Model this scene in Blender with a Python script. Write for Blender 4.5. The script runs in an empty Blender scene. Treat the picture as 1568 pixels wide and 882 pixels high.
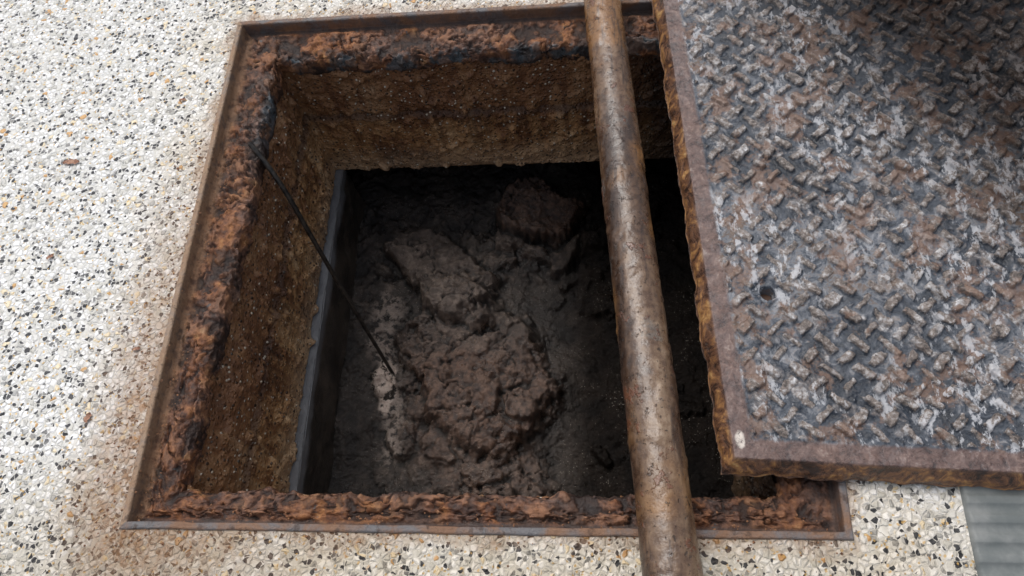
import bpy, math, numpy as np
from mathutils import Vector
sc=bpy.context.scene
rng=np.random.RandomState(3)
W,D=0.75,0.7075
# ---------------------------------------------------------------- noise
def hsh(i,j,k):
    n=(i.astype(np.int64)*374761393+j.astype(np.int64)*668265263+k.astype(np.int64)*1442695041)&0xffffffff
    n=((n^(n>>13))*1274126177)&0xffffffff
    n=((n^(n>>16))*2246822519)&0xffffffff
    return ((n^(n>>15))&0xffffff)/float(0xffffff)
def vn(x,y,z):
    i,j,k=np.floor(x),np.floor(y),np.floor(z)
    fx,fy,fz=x-i,y-j,z-k
    fx=fx*fx*(3-2*fx);fy=fy*fy*(3-2*fy);fz=fz*fz*(3-2*fz)
    r=0
    for a in (0,1):
        for b in (0,1):
            for c in (0,1):
                r=r+hsh(i+a,j+b,k+c)*(fx if a else 1-fx)*(fy if b else 1-fy)*(fz if c else 1-fz)
    return r
def fbm(x,y,z,f,o=4,g=0.5):
    r=0;a=1;t=0
    for q in range(o):
        r=r+a*vn(x*f+17.3*q,y*f+5.1*q,z*f+9.7*q);t+=a;a*=g;f*=2.03
    return r/t
def sst(a,b,x):
    t=np.clip((x-a)/(b-a),0,1);return t*t*(3-2*t)
# ---------------------------------------------------------------- mesh helper
def grid_mesh(name,X,Y,Z,mat,closed_u=False,attrs=None,flip=False):
    n,m=X.shape
    co=np.stack([X,Y,Z],-1).reshape(-1,3)
    iu=np.arange(n if closed_u else n-1);iv=np.arange(m-1)
    A,B=np.meshgrid(iu,iv,indexing='ij')
    A2=(A+1)%n
    q=np.stack([A*m+B,A2*m+B,A2*m+B+1,A*m+B+1],-1).reshape(-1,4)
    if flip:q=q[:,::-1]
    me=bpy.data.meshes.new(name)
    me.vertices.add(len(co));me.vertices.foreach_set("co",co.ravel().astype(np.float32))
    me.loops.add(len(q)*4);me.loops.foreach_set("vertex_index",q.ravel().astype(np.int32))
    me.polygons.add(len(q));me.polygons.foreach_set("loop_start",np.arange(0,len(q)*4,4,dtype=np.int32))
    me.polygons.foreach_set("loop_total",np.full(len(q),4,dtype=np.int32))
    me.polygons.foreach_set("use_smooth",np.ones(len(q),dtype=bool))
    me.update(calc_edges=True);me.validate()
    if attrs:
        for k,v in attrs.items():
            a=me.attributes.new(k,'FLOAT','POINT');a.data.foreach_set("value",v.ravel().astype(np.float32))
    me.materials.append(mat)
    ob=bpy.data.objects.new(name,me);sc.collection.objects.link(ob)
    return ob
def poly_mesh(name,vs,fs,mat,smooth=False):
    me=bpy.data.meshes.new(name);me.from_pydata(vs,[],fs);me.update()
    for p in me.polygons:p.use_smooth=smooth
    me.materials.append(mat)
    ob=bpy.data.objects.new(name,me);sc.collection.objects.link(ob);return ob
# ---------------------------------------------------------------- node helper
class M:
    def __init__(s,name):
        s.m=bpy.data.materials.new(name);s.m.use_nodes=True;s.t=s.m.node_tree
        s.b=s.t.nodes["Principled BSDF"]
        s.tc=s.t.nodes.new("ShaderNodeTexCoord").outputs["Object"]
    def n(s,ty,**k):
        nd=s.t.nodes.new(ty)
        for a,b in k.items():setattr(nd,a,b)
        return nd
    def put(s,sock,v):
        if isinstance(v,bpy.types.NodeSocket):s.t.links.new(v,sock)
        elif isinstance(v,(tuple,list)) and len(v)==3 and sock.type=='RGBA':sock.default_value=(*v,1)
        else:sock.default_value=v
    def math(s,op,a,b=None,c=None,clamp=False):
        nd=s.n("ShaderNodeMath",operation=op,use_clamp=clamp)
        s.put(nd.inputs[0],a)
        if b is not None:s.put(nd.inputs[1],b)
        if c is not None:s.put(nd.inputs[2],c)
        return nd.outputs[0]
    def mul(s,a,b):return s.math('MULTIPLY',a,b)
    def add(s,a,b):return s.math('ADD',a,b)
    def sub(s,a,b):return s.math('SUBTRACT',a,b)
    def mix(s,f,a,b,mode='MIX'):
        nd=s.n("ShaderNodeMix",data_type='RGBA',blend_type=mode)
        s.put(nd.inputs[0],f);s.put(nd.inputs[6],a);s.put(nd.inputs[7],b);return nd.outputs[2]
    def noise(s,scale,det=4,rough=0.55,vec=None,dist=0,out="Fac"):
        nd=s.n("ShaderNodeTexNoise");s.put(nd.inputs["Vector"],vec if vec is not None else s.tc)
        nd.inputs["Scale"].default_value=scale;nd.inputs["Detail"].default_value=det;nd.inputs["Roughness"].default_value=rough
        nd.inputs["Distortion"].default_value=dist
        return nd.outputs[out]
    def vor(s,scale,feat='F1',vec=None,rand=1):
        nd=s.n("ShaderNodeTexVoronoi",feature=feat);s.put(nd.inputs["Vector"],vec if vec is not None else s.tc)
        nd.inputs["Scale"].default_value=scale;nd.inputs["Randomness"].default_value=rand;return nd
    def mapped(s,scale,rot=(0,0,0)):
        mp=s.n("ShaderNodeMapping");s.put(mp.inputs[0],s.tc);mp.inputs["Scale"].default_value=scale;mp.inputs["Rotation"].default_value=rot
        return mp.outputs[0]
    def rng(s,v,a,b,c=0.,d=1.):
        nd=s.n("ShaderNodeMapRange",interpolation_type='SMOOTHSTEP');s.put(nd.inputs[0],v)
        for i,q in zip((1,2,3,4),(a,b,c,d)):nd.inputs[i].default_value=q
        return nd.outputs[0]
    def ramp(s,v,st,const=False):
        nd=s.n("ShaderNodeValToRGB");cr=nd.color_ramp
        if const:cr.interpolation='CONSTANT'
        while len(cr.elements)<len(st):cr.elements.new(0.5)
        for e,(p,c) in zip(cr.elements,st):e.position=p;e.color=(*c,1)
        s.put(nd.inputs[0],v);return nd.outputs[0]
    def attr(s,name):
        return s.n("ShaderNodeAttribute",attribute_name=name).outputs["Fac"]
    def sep(s,v):
        nd=s.n("ShaderNodeSeparateXYZ");s.put(nd.inputs[0],v);return nd.outputs
    def bump(s,h,dist,strength=1.,nrm=None):
        nd=s.n("ShaderNodeBump");nd.inputs["Strength"].default_value=strength;nd.inputs["Distance"].default_value=dist
        s.put(nd.inputs["Height"],h)
        if nrm is not None:s.put(nd.inputs["Normal"],nrm)
        return nd.outputs[0]
    def fin(s,col,rough,nrm=None,spec=None,metal=None):
        s.put(s.b.inputs["Base Color"],col);s.put(s.b.inputs["Roughness"],rough)
        if nrm is not None:s.put(s.b.inputs["Normal"],nrm)
        if spec is not None:s.put(s.b.inputs["Specular IOR Level"],spec)
        if metal is not None:s.put(s.b.inputs["Metallic"],metal)
        return s.m
# ================================================================ MATERIALS
def mat_pavement():
    m=M("exposed_aggregate")
    nv=m.n("ShaderNodeVectorMath",operation='MULTIPLY_ADD')
    m.put(nv.inputs[0],m.noise(150,2,out="Color"));nv.inputs[1].default_value=(.005,.005,.0);m.put(nv.inputs[2],m.tc)
    vec=nv.outputs[0]
    v1=m.vor(155,vec=vec);e1=m.vor(155,'DISTANCE_TO_EDGE',vec=vec).outputs["Distance"]
    r1=m.sep(v1.outputs["Color"])
    peb=m.ramp(r1[0],[(0,(.84,.84,.83)),(.30,(.69,.685,.66)),(.52,(.87,.87,.87)),(.74,(.57,.56,.52)),(.88,(.80,.69,.50)),(.92,(.60,.36,.16)),(.935,(.42,.42,.41)),(.97,(.92,.92,.92))],True)
    matrix=m.mix(m.noise(60,4),(.54,.525,.485),(.78,.77,.74))
    col=m.mix(m.rng(e1,.03,.12),matrix,peb)
    v2=m.vor(205,vec=vec);e2=m.vor(205,'DISTANCE_TO_EDGE',vec=vec).outputs["Distance"]
    r2=m.sep(v2.outputs["Color"])
    chip=m.mul(m.math('LESS_THAN',r2[0],m.rng(m.noise(25,2),.3,.7,.17,.28)),m.rng(e2,.04,.09))
    col=m.mix(chip,col,m.ramp(r2[1],[(0,(.03,.031,.036)),(.45,(.06,.062,.07)),(.65,(.20,.20,.20)),(1,(.38,.37,.35))]))
    v3=m.vor(300,vec=vec);r3=m.sep(v3.outputs["Color"])
    gr=m.mul(m.math('LESS_THAN',r3[2],.07),m.rng(v3.outputs["Distance"],.45,.3))
    col=m.mix(m.mul(gr,.75),col,(.62,.40,.13))
    x,y,z=m.sep(m.tc)
    dx=m.math('MAXIMUM',m.sub(m.math('ABSOLUTE',m.sub(x,W/2)),W/2),0.)
    dy=m.math('MAXIMUM',m.sub(m.math('ABSOLUTE',m.sub(y,D/2)),D/2),0.)
    d=m.math('SQRT',m.add(m.mul(dx,dx),m.mul(dy,dy)))
    nb=m.noise(14,5,.65);nf=m.noise(70,4,.6)
    cornd=m.math('SQRT',m.add(m.math('POWER',m.add(x,.01),2.),m.math('POWER',m.mul(m.sub(y,.03),.50),2.)))
    left=m.rng(cornd,.30,.02)
    dn=m.add(d,m.mul(m.sub(nb,.5),-.08))
    wide=m.mul(m.rng(dn,.100,.01),left)
    near=m.mul(m.rng(dn,.024,.0),.75)
    st=m.math('MAXIMUM',wide,near)
    st=m.mul(st,m.rng(nf,.25,.6,.45,1.))
    st=m.mul(st,m.rng(r1[1],0.,1.,.70,1.))
    col=m.mix(m.math('MULTIPLY',st,.94,clamp=True),col,m.mix(nf,(.18,.085,.038),(.42,.26,.15)),'MIX')
    film=m.mul(m.rng(dn,.13,.0),m.rng(nb,.3,.7,.3,1.))
    col=m.mix(m.mul(film,.50),col,(.78,.66,.48),'MULTIPLY')
    fy=m.rng(y,.12,-.07)
    col=m.mix(m.mul(fy,.75),col,(.68,.62,.52),'MULTIPLY')
    dirt=m.rng(m.noise(32,5,.7),.58,.74)
    col=m.mix(m.mul(dirt,.38),col,(.62,.50,.34),'MULTIPLY')
    h=m.add(m.mul(m.rng(e1,0.,.30),.7),m.mul(m.noise(400,2),.3))
    h=m.add(h,m.mul(r1[1],.25))
    return m.fin(col,.5,m.bump(h,.0022,.9),.4)
def mat_frame():
    m=M("rusted_iron")
    d=m.attr("d");side=m.attr("side");h0=m.attr("h")
    x,y,z=m.sep(m.tc)
    n1=m.noise(24,5,.62,dist=.5);n2=m.noise(95,5,.62);n3=m.noise(11,4,.5)
    rust=m.ramp(m.add(m.mul(n1,.5),m.mul(n2,.5)),
        [(.36,(.022,.012,.009)),(.45,(.080,.033,.019)),(.52,(.175,.070,.032)),(.60,(.31,.135,.052)),(.69,(.44,.26,.12))])
    pur=m.rng(n3,.44,.58)
    rust=m.mix(m.mul(pur,.62),rust,m.mix(m.rng(n2,.3,.7),(.032,.021,.019),(.20,.115,.085)))
    bk=m.rng(y,D-.09,D-.05,.22,1.)
    tl=m.rng(m.math('SQRT',m.add(m.math('POWER',x,2.),m.math('POWER',m.sub(y,D),2.))),.30,.12)
    bz=m.math('MAXIMUM',bk,tl)
    fl=m.mul(m.mul(m.rng(m.add(d,m.mul(n2,.012)),.056,.063),m.rng(m.noise(20,4,.6),.44,.52)),bz)
    col=m.mix(m.mul(fl,.92),rust,m.mix(n2,(.02,.028,.036),(.10,.145,.17)))
    fl2=m.mul(m.rng(m.noise(40,4,.65),.65,.68),.75)
    col=m.mix(fl2,col,m.mix(n2,(.02,.026,.033),(.12,.15,.165)))
    blk=m.mul(m.rng(m.noise(17,5,.65),.51,.61),.72)
    col=m.mix(blk,col,m.mix(n2,(.014,.010,.009),(.095,.052,.036)))
    hi=m.rng(h0,.62,.95)
    col=m.mix(m.mul(hi,.28),col,(.42,.19,.085))
    lo=m.rng(h0,.42,.10)
    col=m.mix(m.mul(lo,.88),col,(.016,.010,.009))
    gr=m.mul(m.mul(m.rng(d,.0065,.0085),m.rng(m.add(d,m.mul(n1,.01)),.020,.015)),m.sub(1.,side))  # shadow line along the inside of the rim, painted into the colour
    col=m.mix(m.mul(gr,.85),col,m.mix(n2,(.015,.013,.014),(.09,.06,.05)))
    tn=m.mul(m.rng(m.add(d,m.mul(n1,.016)),.030,.018),side)
    tn=m.mul(tn,m.rng(n2,.36,.52,.35,1.))
    col=m.mix(m.mul(tn,.8),col,m.mix(n2,(.11,.05,.028),(.42,.255,.145)))
    rim=m.rng(d,.0085,.006)
    rc=m.mix(m.rng(n1,.40,.60),(.14,.135,.14),(.21,.12,.075))
    rc=m.mix(m.mul(side,m.rng(n2,.35,.6,.4,.9)),rc,(.33,.22,.14))
    rc=m.mix(m.mul(m.rng(n2,.55,.65),.7),rc,(.06,.035,.025))
    col=m.mix(rim,col,rc)
    h=m.add(n2,m.mul(m.noise(420,3,.7),.5))
    return m.fin(col,m.rng(n1,.3,.7,.34,.75),m.bump(h,.0028,1.),.4)
def mat_wall():
    m=M("stained_concrete_render")
    x,y,z=m.sep(m.tc)
    n1=m.noise(9,5,.65);n2=m.noise(60,5,.7);n3=m.noise(200,4,.7)
    st=m.noise(34,4,.65,vec=m.mapped((1,1,.12)))
    col=m.ramp(m.add(m.mul(n1,.4),m.add(m.mul(n2,.25),m.mul(st,.35))),[(.38,(.070,.030,.014)),(.45,(.24,.112,.048)),(.51,(.50,.285,.128)),(.58,(.66,.44,.24)),(.67,(.76,.61,.42))])
    drip=m.mul(m.rng(m.noise(48,4,.6,vec=m.mapped((1,1,.07))),.52,.61),m.rng(m.add(z,m.mul(n1,.15)),-.22,-.05))
    col=m.mix(m.mul(drip,.78),col,(.07,.03,.017))
    up=m.rng(m.add(z,m.mul(n1,.08)),-.16,-.07)
    col=m.mix(m.mul(up,.7),col,m.mix(n2,(.09,.04,.022),(.36,.17,.08)))
    crease=m.mul(m.rng(m.add(z,m.mul(n2,.012)),-.154,-.146),m.rng(m.add(z,m.mul(n2,.012)),-.136,-.144))
    col=m.mix(m.mul(crease,.75),col,(.05,.022,.013))
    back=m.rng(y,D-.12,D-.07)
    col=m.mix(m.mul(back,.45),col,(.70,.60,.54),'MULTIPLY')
    low=m.rng(m.add(z,m.mul(n2,.05)),-.19,-.26)
    col=m.mix(m.mul(low,.34),col,(.74,.58,.40))
    vv=m.vor(180);r=m.sep(vv.outputs["Color"])
    sp=m.mul(m.math('LESS_THAN',r[0],.15),m.rng(vv.outputs["Distance"],.42,.22))
    col=m.mix(m.mul(sp,.85),col,m.mix(r[1],(.80,.75,.66),(.90,.80,.62)))
    bl=m.mul(m.math('LESS_THAN',r[1],.18),m.rng(vv.outputs["Distance"],.5,.3))
    col=m.mix(m.mul(bl,.8),col,(.03,.02,.015))
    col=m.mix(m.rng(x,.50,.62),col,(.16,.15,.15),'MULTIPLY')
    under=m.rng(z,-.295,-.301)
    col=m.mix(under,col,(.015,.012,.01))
    h=m.add(m.mul(n3,.6),m.mul(m.rng(vv.outputs["Distance"],.5,0.),.6))
    h=m.add(h,m.mul(n2,.6))
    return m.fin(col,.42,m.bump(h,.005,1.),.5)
def mat_chamber():
    m=M("wet_chamber_wall")
    x,y,z=m.sep(m.tc);n=m.noise(18,5,.65)
    col=m.mix(m.rng(n,.35,.65),(.03,.026,.023),(.10,.082,.066))
    top=m.rng(m.add(z,m.mul(n,.02)),-.318,-.300)
    top=m.mul(top,m.rng(x,.12,.10))
    col=m.mix(top,col,m.mix(n,(.14,.15,.165),(.27,.28,.30)))
    return m.fin(col,.35,m.bump(m.noise(150,4,.7),.003,.8),.6)
def mat_mud():
    m=M("wet_mud")
    h=m.attr("h");n1=m.noise(16,5,.6);n2=m.noise(75,5,.65);n3=m.noise(300,4,.7)
    x,y,z=m.sep(m.tc)
    col=m.mix(m.rng(n1,.35,.65),(.014,.011,.010),(.045,.035,.029))
    hi=m.ramp(m.add(m.mul(n2,.55),m.mul(n1,.45)),[(.38,(.034,.024,.020)),(.50,(.085,.062,.050)),(.62,(.185,.142,.115))])
    col=m.mix(m.rng(m.add(h,m.mul(m.sub(n2,.5),.6)),.12,.80),col,hi)
    col=m.mix(m.mul(m.attr("red"),.75),col,m.mix(m.rng(n2,.35,.65),(.036,.020,.016),(.135,.072,.046)))
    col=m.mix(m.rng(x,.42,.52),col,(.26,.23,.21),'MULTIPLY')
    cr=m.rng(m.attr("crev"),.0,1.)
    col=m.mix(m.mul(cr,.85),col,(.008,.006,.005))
    pa=m.attr("pale")
    pal=m.mul(pa,m.rng(n2,.42,.52))
    col=m.mix(pal,col,m.mix(n3,(.40,.26,.20),(.80,.72,.64)))
    vg=m.vor(420);rg=m.sep(vg.outputs["Color"])
    gl=m.mul(m.mul(m.math('LESS_THAN',rg[0],.12),m.rng(vg.outputs["Distance"],.35,.2)),m.rng(n1,.45,.6))
    col=m.mix(m.mul(gl,.55),col,(.48,.44,.38))
    wet=m.math('MAXIMUM',m.rng(m.noise(13,4,.6),.48,.56),pa)
    rough=m.sub(m.rng(m.add(h,m.mul(n2,.3)),.2,.9,.42,.58),m.mul(wet,.32))
    hh=m.add(n2,m.mul(n3,.45))
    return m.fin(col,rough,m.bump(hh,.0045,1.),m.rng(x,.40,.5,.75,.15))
def mat_lid():
    m=M("worn_checker_plate")
    bar=m.attr("bar");bd=m.attr("edge");s=m.attr("s");t=m.attr("t")
    n1=m.noise(9,4,.6,dist=.5);n2=m.noise(60,6,.72,dist=.6);n3=m.noise(240,5,.75)
    base=m.ramp(m.add(m.mul(n1,.45),m.mul(n2,.55)),
      [(.38,(.011,.015,.023)),(.47,(.026,.035,.050)),(.515,(.065,.078,.10)),(.55,(.165,.175,.195)),(.59,(.105,.070,.050)),(.68,(.20,.148,.115))])
    top=m.ramp(m.add(m.mul(n2,.5),m.mul(n3,.5)),
      [(.38,(.026,.028,.035)),(.45,(.085,.068,.058)),(.51,(.175,.142,.124)),(.575,(.35,.335,.33)),(.66,(.70,.70,.72))])
    k=m.rng(m.add(m.mul(bar,.9),m.mul(m.sub(n2,.48),2.2)),.15,.75)
    col=m.mix(k,base,top)
    rn=m.mul(m.rng(m.noise(22,5,.7),.52,.60),.70)
    col=m.mix(rn,col,m.mix(n3,(.065,.032,.022),(.30,.18,.12)))
    sc1=m.noise(80,5,.75,vec=m.mapped((1,.45,1),(0,0,.6)))
    wash=m.mul(m.rng(m.noise(6,4,.6),.36,.56),m.rng(sc1,.53,.59))
    col=m.mix(m.mul(wash,.72),col,(.54,.55,.58))
    dark_refl=m.rng(m.add(m.add(m.mul(s,1.2),m.mul(t,.8)),m.mul(n1,.14)),.52,.90)  # dark reflection over the far right corner, painted into plate colour and gloss
    col=m.mix(m.mul(dark_refl,.94),col,m.mix(n2,(.06,.05,.05),(.20,.17,.15)),'MULTIPLY')
    bord=m.rng(m.add(bd,m.mul(n2,.010)),.026,.022)
    bc=m.ramp(m.add(m.mul(n2,.6),m.mul(n3,.4)),[(.38,(.030,.019,.019)),(.47,(.095,.054,.045)),(.56,(.165,.10,.082)),(.68,(.34,.28,.25))])
    col=m.mix(m.mul(bord,.88),col,bc)
    sk=m.rng(bd,.001,-.003)
    col=m.mix(sk,col,m.ramp(n2,[(.38,(.03,.018,.014)),(.50,(.13,.060,.032)),(.60,(.34,.17,.06)),(.7,(.5,.34,.15))]))
    col=m.mix(m.mul(m.attr("chip"),m.rng(n3,.3,.5)),col,(.60,.54,.48))
    rough=m.add(m.rng(n2,.35,.65,.20,.50),m.mul(dark_refl,.2))
    h=m.add(n2,m.mul(n3,.4))
    return m.fin(col,rough,m.bump(h,.0026,.9),m.rng(dark_refl,0,1,.55,.10))
def mat_pipe():
    m=M("rusty_pipe_steel")
    n1=m.noise(20,5,.6,vec=m.mapped((1,.22,1)),dist=.3);n2=m.noise(90,5,.65);n4=m.noise(8,3,.5)
    col=m.ramp(m.add(m.mul(n1,.7),m.mul(n2,.3)),
      [(.36,(.018,.010,.008)),(.45,(.052,.028,.017)),(.51,(.105,.060,.035)),(.57,(.165,.102,.060)),(.66,(.30,.215,.145))])
    oc=m.mul(m.rng(n4,.44,.55),m.rng(n2,.35,.5,.5,1.))
    col=m.mix(m.mul(oc,.72),col,m.mix(n2,(.12,.048,.015),(.38,.19,.055)))
    gr=m.mul(m.rng(m.noise(18,5,.65),.58,.64),.5)
    col=m.mix(gr,col,m.mix(n2,(.06,.058,.055),(.18,.18,.17)))
    stk=m.rng(m.noise(60,5,.7,vec=m.mapped((1,.10,1))),.53,.61)
    col=m.mix(m.mul(stk,.72),col,(.032,.016,.011))
    x,y,z=m.sep(m.tc)
    fl=m.rng(m.noise(36,5,.7),.59,.63)
    col=m.mix(m.mul(fl,.75),col,(.13,.045,.020))
    pit=m.rng(m.noise(150,3,.7),.62,.67)
    col=m.mix(m.mul(pit,.7),col,(.020,.012,.010))
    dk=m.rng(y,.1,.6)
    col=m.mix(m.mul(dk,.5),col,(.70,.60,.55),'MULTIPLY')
    h=m.sub(m.add(n2,m.mul(fl,.5)),m.mul(pit,.6))
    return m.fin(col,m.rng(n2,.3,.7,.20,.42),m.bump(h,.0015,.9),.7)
def mat_simple(name,c1,c2,sc_=80,rough=.6,b=.001):
    m=M(name);n=m.noise(sc_,5,.65)
    return m.fin(m.mix(m.rng(n,.35,.65),c1,c2),rough,m.bump(n,b,.8))
# ================================================================ PAVEMENT
P=mat_pavement()
xs=[-60,-4,-.0,W,4,60];ys=[-60,-4,0,D,4,60]
vs=[(x,y,0) for y in ys for x in xs];fs=[]
for j in range(5):
    for i in range(5):
        if i==2 and j==2:continue
        a=j*6+i;fs.append((a,a+1,a+7,a+6))
poly_mesh("pavement",vs,fs,P)
rx=np.array([.857,.858,.862,1.45,1.454])
ry=[];rz=[];y=-1.2
while y<1.6:
    for a,b in ((0,.0068),(.0015,.0055),(.003,.0052),(.0085,.0052),(.0100,.0068),(.0115,.0072),(.0165,.0072)):
        ry.append(y+a);rz.append(b)
    y+=.018
ry=np.array(ry);rz=np.array(rz)
X,Y=np.meshgrid(rx,ry,indexing='ij');Z=np.repeat(rz[None,:],len(rx),0).copy();Z[0,:]=-.002;Z[-1,:]=-.002
grid_mesh("ribbed_drain_cover",X,Y,Z,mat_simple("grey_ribbed_metal",(.12,.135,.135),(.21,.22,.215),22,.6))
# ================================================================ FRAME + PIT WALL
def resample(pr,step):
    out=[pr[0]]
    for a,b in zip(pr[:-1],pr[1:]):
        L=math.hypot(b[0]-a[0],b[1]-a[1]);k=max(1,int(round(L/step)))
        for q in range(1,k+1):out.append((a[0]+(b[0]-a[0])*q/k,a[1]+(b[1]-a[1])*q/k))
    return np.array(out)
def ring(d,tt):
    side=np.floor(tt).astype(int)%4;f=(tt-np.floor(tt))[:,None]
    CX=np.stack([d,W-d,W-d,d],0);CY=np.stack([d,d,D-d,D-d],0)
    idx=np.arange(len(tt))
    ax=CX[side,idx];ay=CY[side,idx];bx=CX[(side+1)%4,idx];by=CY[(side+1)%4,idx]
    return ax+(bx-ax)*f,ay+(by-ay)*f,side
def sweep(name,prof,step,nper,disp,mat):
    pr=resample(prof,step);tt=np.arange(4*nper)/nper
    d0=np.repeat(pr[None,:,0],len(tt),0);z0=np.repeat(pr[None,:,1],len(tt),0)
    X0,Y0,side=ring(d0,tt)
    d1,z1,h=disp(X0,Y0,z0,d0,side)
    X,Y,_=ring(d1,tt)
    low=sst(-.10,-.05,z0)
    k=sst(.010,.048,d0)
    Y=Y-.0165*k*sst(.24,.06,Y0)
    X=X-.012*k*sst(.3,.08,X0)*sst(.45,.05,Y0)*low
    sd=np.repeat((side==3)[:,None].astype(float),d0.shape[1],1)
    return grid_mesh(name,X,Y,z1,mat,True,{"d":d0,"h":h,"side":sd})
def dframe(X,Y,Z,d,side):
    w=sst(.009,.018,d)
    a=fbm(X,Y,Z,34,5,.55);b=fbm(X+3,Y,Z,130,4,.6)
    r=1-np.abs(2*fbm(X,Y+7,Z,60,4,.55)-1)
    tq=a*8+b*.7;ter=(np.floor(tq)+sst(.8,1.,tq-np.floor(tq)))/8
    hgt=.22*a+.54*ter+.14*b+.10*r
    h=sst(.32,.72,hgt)
    crack=1-sst(.0,.028,np.abs(fbm(X+1,Y+2,Z,26,4,.6)-.5))
    h=h*(1-.75*crack)
    z=Z+w*(h-.45)*.0115+(1-w)*(a-.5)*.0016
    lip=sst(.040,.056,d)
    dd=d+lip*((fbm(X+9,Y,Z*.4,34,5,.6)-.45)*.020)+w*(b-.5)*.003+(1-w)*(a-.5)*.002
    return dd,z,h*w+(1-w)*.5
sweep("manhole_frame",[(-.001,-.03),(-.001,.0015),(.0002,.003),(.0055,.003),(.0068,.0015),(.0075,-.013),(.010,-.0165),(.048,-.015),(.056,-.018),(.0595,-.025),(.0600,-.042),(.057,-.048),(.048,-.050)],.0013,420,dframe,mat_frame())
def dwall(X,Y,Z,d,side):
    a=fbm(X,Y,Z,22,4,.5);b=fbm(X,Y,Z,130,4,.6);c=fbm(X,Y+4,Z,55,3)
    k=sst(.0,.04,d)
    dd=d+k*((a-.5)*.010+(b-.5)*.007+np.maximum(c-.56,0)*.03)
    return dd,Z+k*((a-.5)*.006+(b-.5)*.003*(Z<-.28)),b
sweep("pit_wall",[(.0545,-.030),(.0550,-.138),(.0545,-.148),(.0615,-.156),(.0595,-.170),(.0590,-.288),(.0580,-.297),(.050,-.303),(-.20,-.306)],.0024,320,dwall,mat_wall())
# ================================================================ LOWER CHAMBER
C=mat_chamber()
def wallsheet(name,p0,p1,ztop,zbot,amp,flip=False):
    n=int(math.hypot(p1[0]-p0[0],p1[1]-p0[1])/.006);k=int((ztop-zbot)/.005)
    u=np.linspace(0,1,n);v=np.linspace(ztop,zbot,k)
    U,V=np.meshgrid(u,v,indexing='ij')
    X=p0[0]+(p1[0]-p0[0])*U;Y=p0[1]+(p1[1]-p0[1])*U
    nx,ny=-(p1[1]-p0[1]),(p1[0]-p0[0]);L=math.hypot(nx,ny);nx/=L;ny/=L
    q=(fbm(X,Y,V,25,4)-.5)*amp
    return grid_mesh(name,X+nx*q,Y+ny*q,V,C,flip=flip)
ch=bpy.data.objects.new("pit_chamber",None);sc.collection.objects.link(ch)
for nm,p0,p1,zt in (("left_wall",(.071,-.02),(.071,.66),-.296),("left_recess",(.071,.66),(.02,.70),-.30),("left_back",(.02,.70),(.02,.86),-.30),("back_wall",(.0,.86),(.78,.86),-.30),("right_wall",(.73,.88),(.73,-.02),-.30),("front_wall",(.80,-.01),(.0,-.01),-.30)):
    o=wallsheet(nm,p0,p1,zt,-.52,.010);o.parent=ch
U,V=np.meshgrid(np.linspace(.045,.0715,8),np.linspace(.0,.66,120),indexing='ij')
o=grid_mesh("liner_top",U,V,-.2985+(fbm(U,V,U*0,40,3)-.5)*.003,C);o.parent=ch
# ================================================================ MUD FLOOR
gx=np.linspace(-.02,.78,460);gy=np.linspace(-.04,.90,540)
X,Y=np.meshgrid(gx,gy,indexing='ij');Zz=X*0
wx=X+(fbm(X,Y,Zz,16,5,.55)-.5)*.085;wy=Y+(fbm(X+5,Y,Zz,16,5,.55)-.5)*.085
def seg(ax,ay,bx,by):
    t=np.clip(((wx-ax)*(bx-ax)+(wy-ay)*(by-ay))/((bx-ax)**2+(by-ay)**2),0,1)
    return np.hypot(wx-ax-(bx-ax)*t,wy-ay-(by-ay)*t)
def pl(d,r,s):return 1-sst(r-s,r+s,d)
m1=pl(seg(.205,.53,.275,.465),.060,.008)
m2=pl(seg(.265,.385,.335,.29),.092,.014)
m6=pl(seg(.27,.26,.33,.16),.085,.03)
m3=pl(np.hypot(wx-.405,(wy-.625)*1.15),.070,.009)
m4=pl(np.abs(np.hypot(wx-.42,wy-.66)-.122),.015,.008)*(Y<.60)*(X>.33)
m5=pl(seg(.23,.50,.28,.10),.165,.06)
blob=pl(np.hypot((X-.146)*1.9+(wx-X)*.5,Y-.30+(wy-Y)*.5),.036,.014)
cl=X*0;r2=np.random.RandomState(11)
for q in range(190):
    if q<110:
        f=r2.rand();ox=.235+.10*f+r2.normal(0,.055);oy=.53-.43*f+r2.normal(0,.05)
    elif q<150:ox=.43+r2.normal(0,.07);oy=.60+r2.normal(0,.06)
    else:ox=r2.uniform(.08,.68);oy=r2.uniform(.05,.8)
    ra=r2.uniform(.010,.036);an=r2.uniform(0,3.14);asp=r2.uniform(.55,1.)
    ux=(wx-ox)*math.cos(an)+(wy-oy)*math.sin(an);uy=-(wx-ox)*math.sin(an)+(wy-oy)*math.cos(an)
    dd=np.hypot(ux,uy/asp)/ra
    hgt=ra*r2.uniform(.25,.50)*(1-sst(.60,1.02,dd))*(1+.35*ux/ra)
    cl=np.maximum(cl,hgt)
cl=cl*(1-.65*m1)*(1-.5*m3)
n=fbm(X,Y,Zz,13,5,.5);nf=fbm(X,Y,Zz,80,5,.6)
rid=1-np.abs(2*fbm(X,Y,Zz+3,30,4,.5)-1)
hump=.036*m1+.028*m2+.016*m6+.052*m3+.022*m4+.018*m5+.014*blob
crk=(1-sst(.0,.016,np.abs(fbm(X+8,Y,Zz,15,5,.55)-.5)))*np.clip(m5+m3,0,1)
Z=-.455+hump*(.75+.4*n)+cl*1.15+(n-.5)*.030+(nf-.5)*.012+(rid-.6)*.007-crk*.009
Z+= .020*sst(.16,.07,X)
hh=np.clip(.75*m1+.36*m2+.26*m6+.30*m3+.38*m4+.26*m5+cl*13+.03+(nf-.5)*.7,0,1)
hh=np.clip(hh,0,1)*(1-.8*sst(.42,.52,X)*(1-m3))
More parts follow.
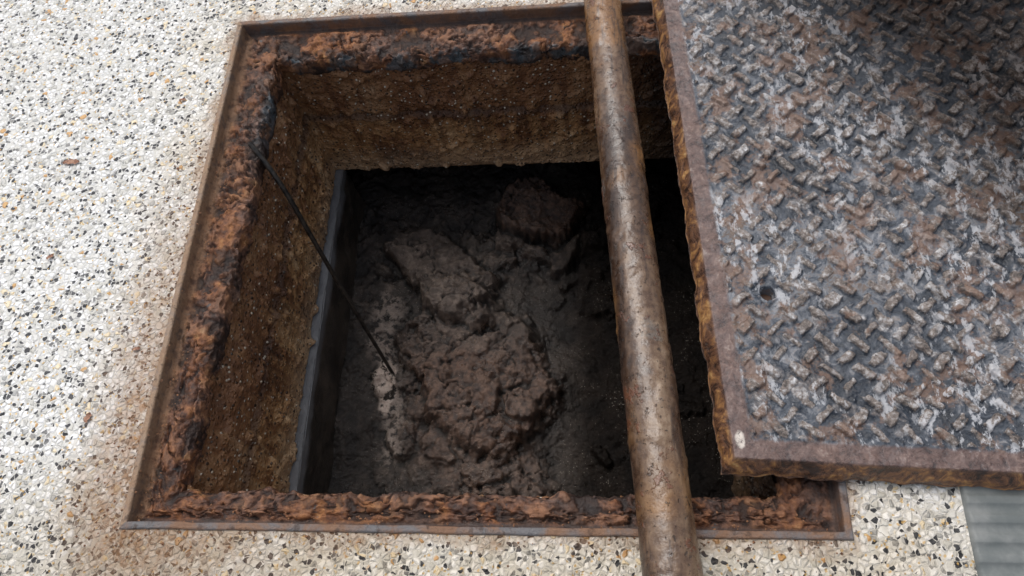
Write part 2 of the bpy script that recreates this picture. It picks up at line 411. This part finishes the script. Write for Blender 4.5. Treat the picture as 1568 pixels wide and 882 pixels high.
Zb=(np.roll(Z,4,0)+np.roll(Z,-4,0)+np.roll(Z,4,1)+np.roll(Z,-4,1)+np.roll(Z,8,0)+np.roll(Z,-8,0)+np.roll(Z,8,1)+np.roll(Z,-8,1))/8
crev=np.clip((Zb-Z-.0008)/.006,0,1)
grid_mesh("mud",X,Y,Z,mat_mud(),attrs={"h":hh,"crev":crev,"red":np.clip(1.0*m3+.8*m2*sst(.42,.30,Y)+.6*m6,0,1),"pale":np.clip(blob+.40*pl(seg(.13,.45,.16,.20),.020,.012)+.8*pl(np.hypot((X-.148)*1.4,Y-.262),.012,.006),0,1)})
# ================================================================ COVER
S,T=.70,.68
e1=np.array([.9989,-.048]);e2=np.array([-.063,.998]);P0=np.array([.641,.0715])
neg=[-.0110,-.0108,-.0100,-.008,-.006,-.004,-.002,-.0008]
sa=np.array(neg+list(np.arange(0,.50,.00115))+list(np.arange(.50,S,.004))+[S]+[S-q for q in neg[::-1]])
ta=np.array(neg+list(np.arange(0,.66,.00115))+list(np.arange(.66,T,.004))+[T]+[T-q for q in neg[::-1]])
s,t=np.meshgrid(sa,ta,indexing='ij');z0=s*0
de=np.minimum(np.minimum(s,S-s),np.minimum(t,T-t))
jx=s+(fbm(s,t,z0,45,3,.6)-.5)*.009;jy=t+(fbm(s+4,t,z0,45,3,.6)-.5)*.009
p=(jx+jy)/2**.5;q=(jy-jx)/2**.5;c=.0222
i=np.floor(p/c);j=np.floor(q/c);u=p-(i+.5)*c;v=q-(j+.5)*c
rnd=hsh(i,j,i*0+3);rnd2=hsh(i,j,i*0+11)
par=((i+j)%2)==0
a_=np.where(par,u,v)+(rnd-.5)*.003;b_=np.where(par,v,u)+(rnd2-.5)*.002
L=.0132*(.75+.4*rnd2);Wd=.0039*(.75+.5*rnd)
rr=np.maximum(np.abs(a_)/L,np.abs(b_)/(Wd*(1.10-.2*np.abs(a_)/L)))
wear=fbm(s,t,z0+2,14,4);fine=fbm(s,t,z0,220,4,.6);med=fbm(s,t,z0+6,75,5,.65)
bar=(1-sst(.84,1.04,rr+(med-.5)*1.5))*sst(.020,.025,de)
bh=.0040*(.30+.9*sst(.30,.62,1-wear*.9))*(.45+.85*rnd)
crust=fbm(s+3,t,z0,55,5,.6);crust=sst(.52,.62,crust)*sst(.02,.03,de)
zz=.030+bar*bh+(fine-.5)*.0012+(med-.5)*.0030*sst(.02,.03,de)+(wear-.5)*.002+crust*.0014
zz+=.0012*(1-sst(.020,.025,de))
hd=np.hypot(s-.063,(t-.181));hdn=hd+(med-.5)*.010
rim=1-sst(.013,.018,hdn)
bar=np.clip(bar+crust*.35,0,1)*(1-rim);zz=zz-rim*.0032
zz=zz-(1-sst(.0068,.0088,hd+(med-.5)*.003))*.018
zz=np.where(de<0,.031-np.clip(-de/.010,0,1)*.015+(med-.5)*.005*np.clip(-de/.004,0,1),zz)
zz=np.where(de<-.0105,.006,zz)
eg=np.clip(-de/.01,0,1)*(fbm(s,t,z0+9,50,4)-.5)*.008
XX=P0[0]+e1[0]*(s+eg)+e2[0]*t;YY=P0[1]+e1[1]*s+e2[1]*(t+eg)
chip=(1-sst(.003,.005,np.hypot((s-.008),(t-.018)*.5)+(med-.5)*.008))
cov=bpy.data.objects.new("manhole_cover",None);sc.collection.objects.link(cov)
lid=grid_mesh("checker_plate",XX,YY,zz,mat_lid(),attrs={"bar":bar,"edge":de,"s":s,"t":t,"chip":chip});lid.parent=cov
RU=mat_simple("dark_rust",(.04,.022,.016),(.14,.07,.04))
def box(name,a,b,mat,par):
    c8=[]
    for z in (a[2],b[2]):
        for (ss,tt) in ((a[0],a[1]),(b[0],a[1]),(b[0],b[1]),(a[0],b[1])):
            xy=P0+e1*ss+e2*tt;c8.append((xy[0],xy[1],z))
    o=poly_mesh(name,c8,[(3,2,1,0),(4,5,6,7),(0,1,5,4),(1,2,6,5),(2,3,7,6),(3,0,4,7)],mat);o.parent=par
box("plate_underside",(.002,.002,.010),(S-.002,T-.002,.0115),RU,cov)
for k in range(4):box("rib_%d"%(k+1),(.03+k*.20,.03,.0035),(.038+k*.20,T-.03,.0098),RU,cov)
# ================================================================ PIPE
na,nl=72,600
yy=np.linspace(1.05,-.30,nl);th=np.arange(na)/na*2*math.pi
TH,YL=np.meshgrid(th,yy,indexing='ij')
k=(.69-YL)/.73
cx=.522+(.574-.522)*k;rad=.0243+(.0276-.0243)*k
nx_,ny_,nz_=np.cos(TH)*.03+cx,YL,np.sin(TH)*.03
nz=fbm(nx_,ny_,nz_,26,4)-.5;nz2=fbm(nx_,ny_,nz_,120,4,.6)-.5
fk=sst(.60,.66,fbm(nx_+2,ny_,nz_,45,4,.6))
cz=.0243+.004+(.0335-.0283)*k
rad2=rad+nz*.0022+nz2*.0010+fk*.0010
PX=cx+np.cos(TH)*rad2;PZ=cz+np.sin(TH)*rad2
def ringcols(idx,r):
    return (cx[:,idx:idx+1]+np.cos(TH[:,idx:idx+1])*r,YL[:,idx:idx+1],cz[:,idx:idx+1]+np.sin(TH[:,idx:idx+1])*r)
i0=ringcols(0,.020);i1=ringcols(nl-1,.023)
PXa=np.concatenate([i0[0],PX,i1[0],i0[0]],1);PYa=np.concatenate([i0[1],YL,i1[1],i0[1]],1);PZa=np.concatenate([i0[2],PZ,i1[2],i0[2]],1)
grid_mesh("steel_pipe",PXa,PYa,PZa,mat_pipe(),True)
# ================================================================ ROD
pts=[Vector((.050,.500,-.008)),Vector((.076,.475,-.042)),Vector((.098,.430,-.155)),Vector((.125,.380,-.275)),Vector((.156,.325,-.415)),Vector((.160,.318,-.435))]
cu=bpy.data.curves.new("rod",'CURVE');cu.dimensions='3D';cu.bevel_depth=.0038;cu.bevel_resolution=4
sp=cu.splines.new('NURBS');sp.points.add(len(pts)-1);sp.order_u=3;sp.use_endpoint_u=True
for a,b,r_ in zip(sp.points,pts,(1,1,.95,.85,.8,.8)):a.co=(*b,1);a.radius=r_
cu.materials.append(mat_simple("dark_wet_steel",(.008,.008,.009),(.05,.042,.035),120,.4))
ro=bpy.data.objects.new("metal_rod",cu);sc.collection.objects.link(ro)
# ================================================================ LEAVES / CRUMBS
LM=mat_simple("dry_leaf_brown",(.20,.09,.055),(.42,.24,.16),200,.7)
def leaf(x,y,l,w,ang):
    vs=[];fs=[];n=9
    for k in range(n):
        f=k/(n-1);ww=w*math.sin(math.pi*min(max(f*.94+.03,0),1))**.8*(1+.25*math.sin(k*2.3))
        for sgn,hz in ((-1,.003),(0,.0012),(1,.0026)):
            lx=(f-.5)*l;ly=sgn*ww/2+.1*w*math.sin(f*4)
            vs.append((x+lx*math.cos(ang)-ly*math.sin(ang),y+lx*math.sin(ang)+ly*math.cos(ang),hz+.001*math.sin(f*7+sgn)))
    for k in range(n-1):
        for q in range(2):a=k*3+q;fs.append((a,a+1,a+4,a+3))
    poly_mesh("dry_leaf",vs,fs,LM,True)
leaf(-.192,.473,.024,.009,.1);leaf(-.179,.329,.010,.006,.8);leaf(-.032,.203,.010,.005,.4);leaf(-.070,.120,.012,.008,1.4);leaf(-.055,.57,.009,.005,.3)
cv=[];cf=[]
for k in range(800):
    sd=rng.rand()
    if sd<.55:x=-abs(rng.normal(0,.035))+.03;y=rng.uniform(-.02,.5)
    else:x=rng.uniform(-.05,.75);y=rng.normal(.012,.02)
    ins=(x>.008 and y>.008 and x<W-.008 and y<D-.008)
    if x>.035 and y>.028:continue
    z=-.012 if ins else .0
    r=rng.uniform(.0005,.0019);b=len(cv)
    for v in ((1,0,0),(-1,0,0),(0,1,0),(0,-1,0),(0,0,1),(0,0,-.5)):
        cv.append((x+v[0]*r*rng.uniform(.6,1.3),y+v[1]*r*rng.uniform(.6,1.3),z+r*.4+v[2]*r*rng.uniform(.5,.9)))
    for f in ((0,2,4),(2,1,4),(1,3,4),(3,0,4),(2,0,5),(1,2,5),(3,1,5),(0,3,5)):cf.append(tuple(b+q for q in f))
poly_mesh("rust_crumbs",cv,cf,mat_simple("rust_flake",(.10,.045,.025),(.32,.16,.08),300,.8))
# ================================================================ LIGHT
w=bpy.data.worlds.new("World");sc.world=w;w.use_nodes=True;nt=w.node_tree
bg=nt.nodes["Background"];sky=nt.nodes.new("ShaderNodeTexSky");sky.sky_type='NISHITA';sky.sun_disc=False
el,az=math.radians(62),math.radians(-35)
sky.sun_elevation=el;sky.sun_rotation=az;sky.dust_density=5;sky.air_density=1.2
hs=nt.nodes.new("ShaderNodeHueSaturation");hs.inputs["Saturation"].default_value=.42
nt.links.new(sky.outputs[0],hs.inputs["Color"]);nt.links.new(hs.outputs[0],bg.inputs[0]);bg.inputs[1].default_value=.148
sl=bpy.data.lights.new("sun",'SUN');sl.energy=1.2;sl.angle=math.radians(40);sl.color=(1,.985,.96)
so=bpy.data.objects.new("sun",sl);sc.collection.objects.link(so)
dv=Vector((math.sin(az)*math.cos(el),math.cos(az)*math.cos(el),math.sin(el)))
so.rotation_euler=dv.to_track_quat('Z','Y').to_euler()
# ================================================================ CAMERA
cd=bpy.data.cameras.new("camera");cd.sensor_width=36;cd.lens=27.51;cd.clip_start=.02;cd.clip_end=300
co=bpy.data.objects.new("camera",cd);sc.collection.objects.link(co)
co.location=(.5092,-.1103,.8157);co.rotation_euler=tuple(math.radians(q) for q in (25.298,6.040,1.710))
sc.camera=co
sc.view_settings.view_transform='Standard';sc.view_settings.look='None';sc.view_settings.exposure=0
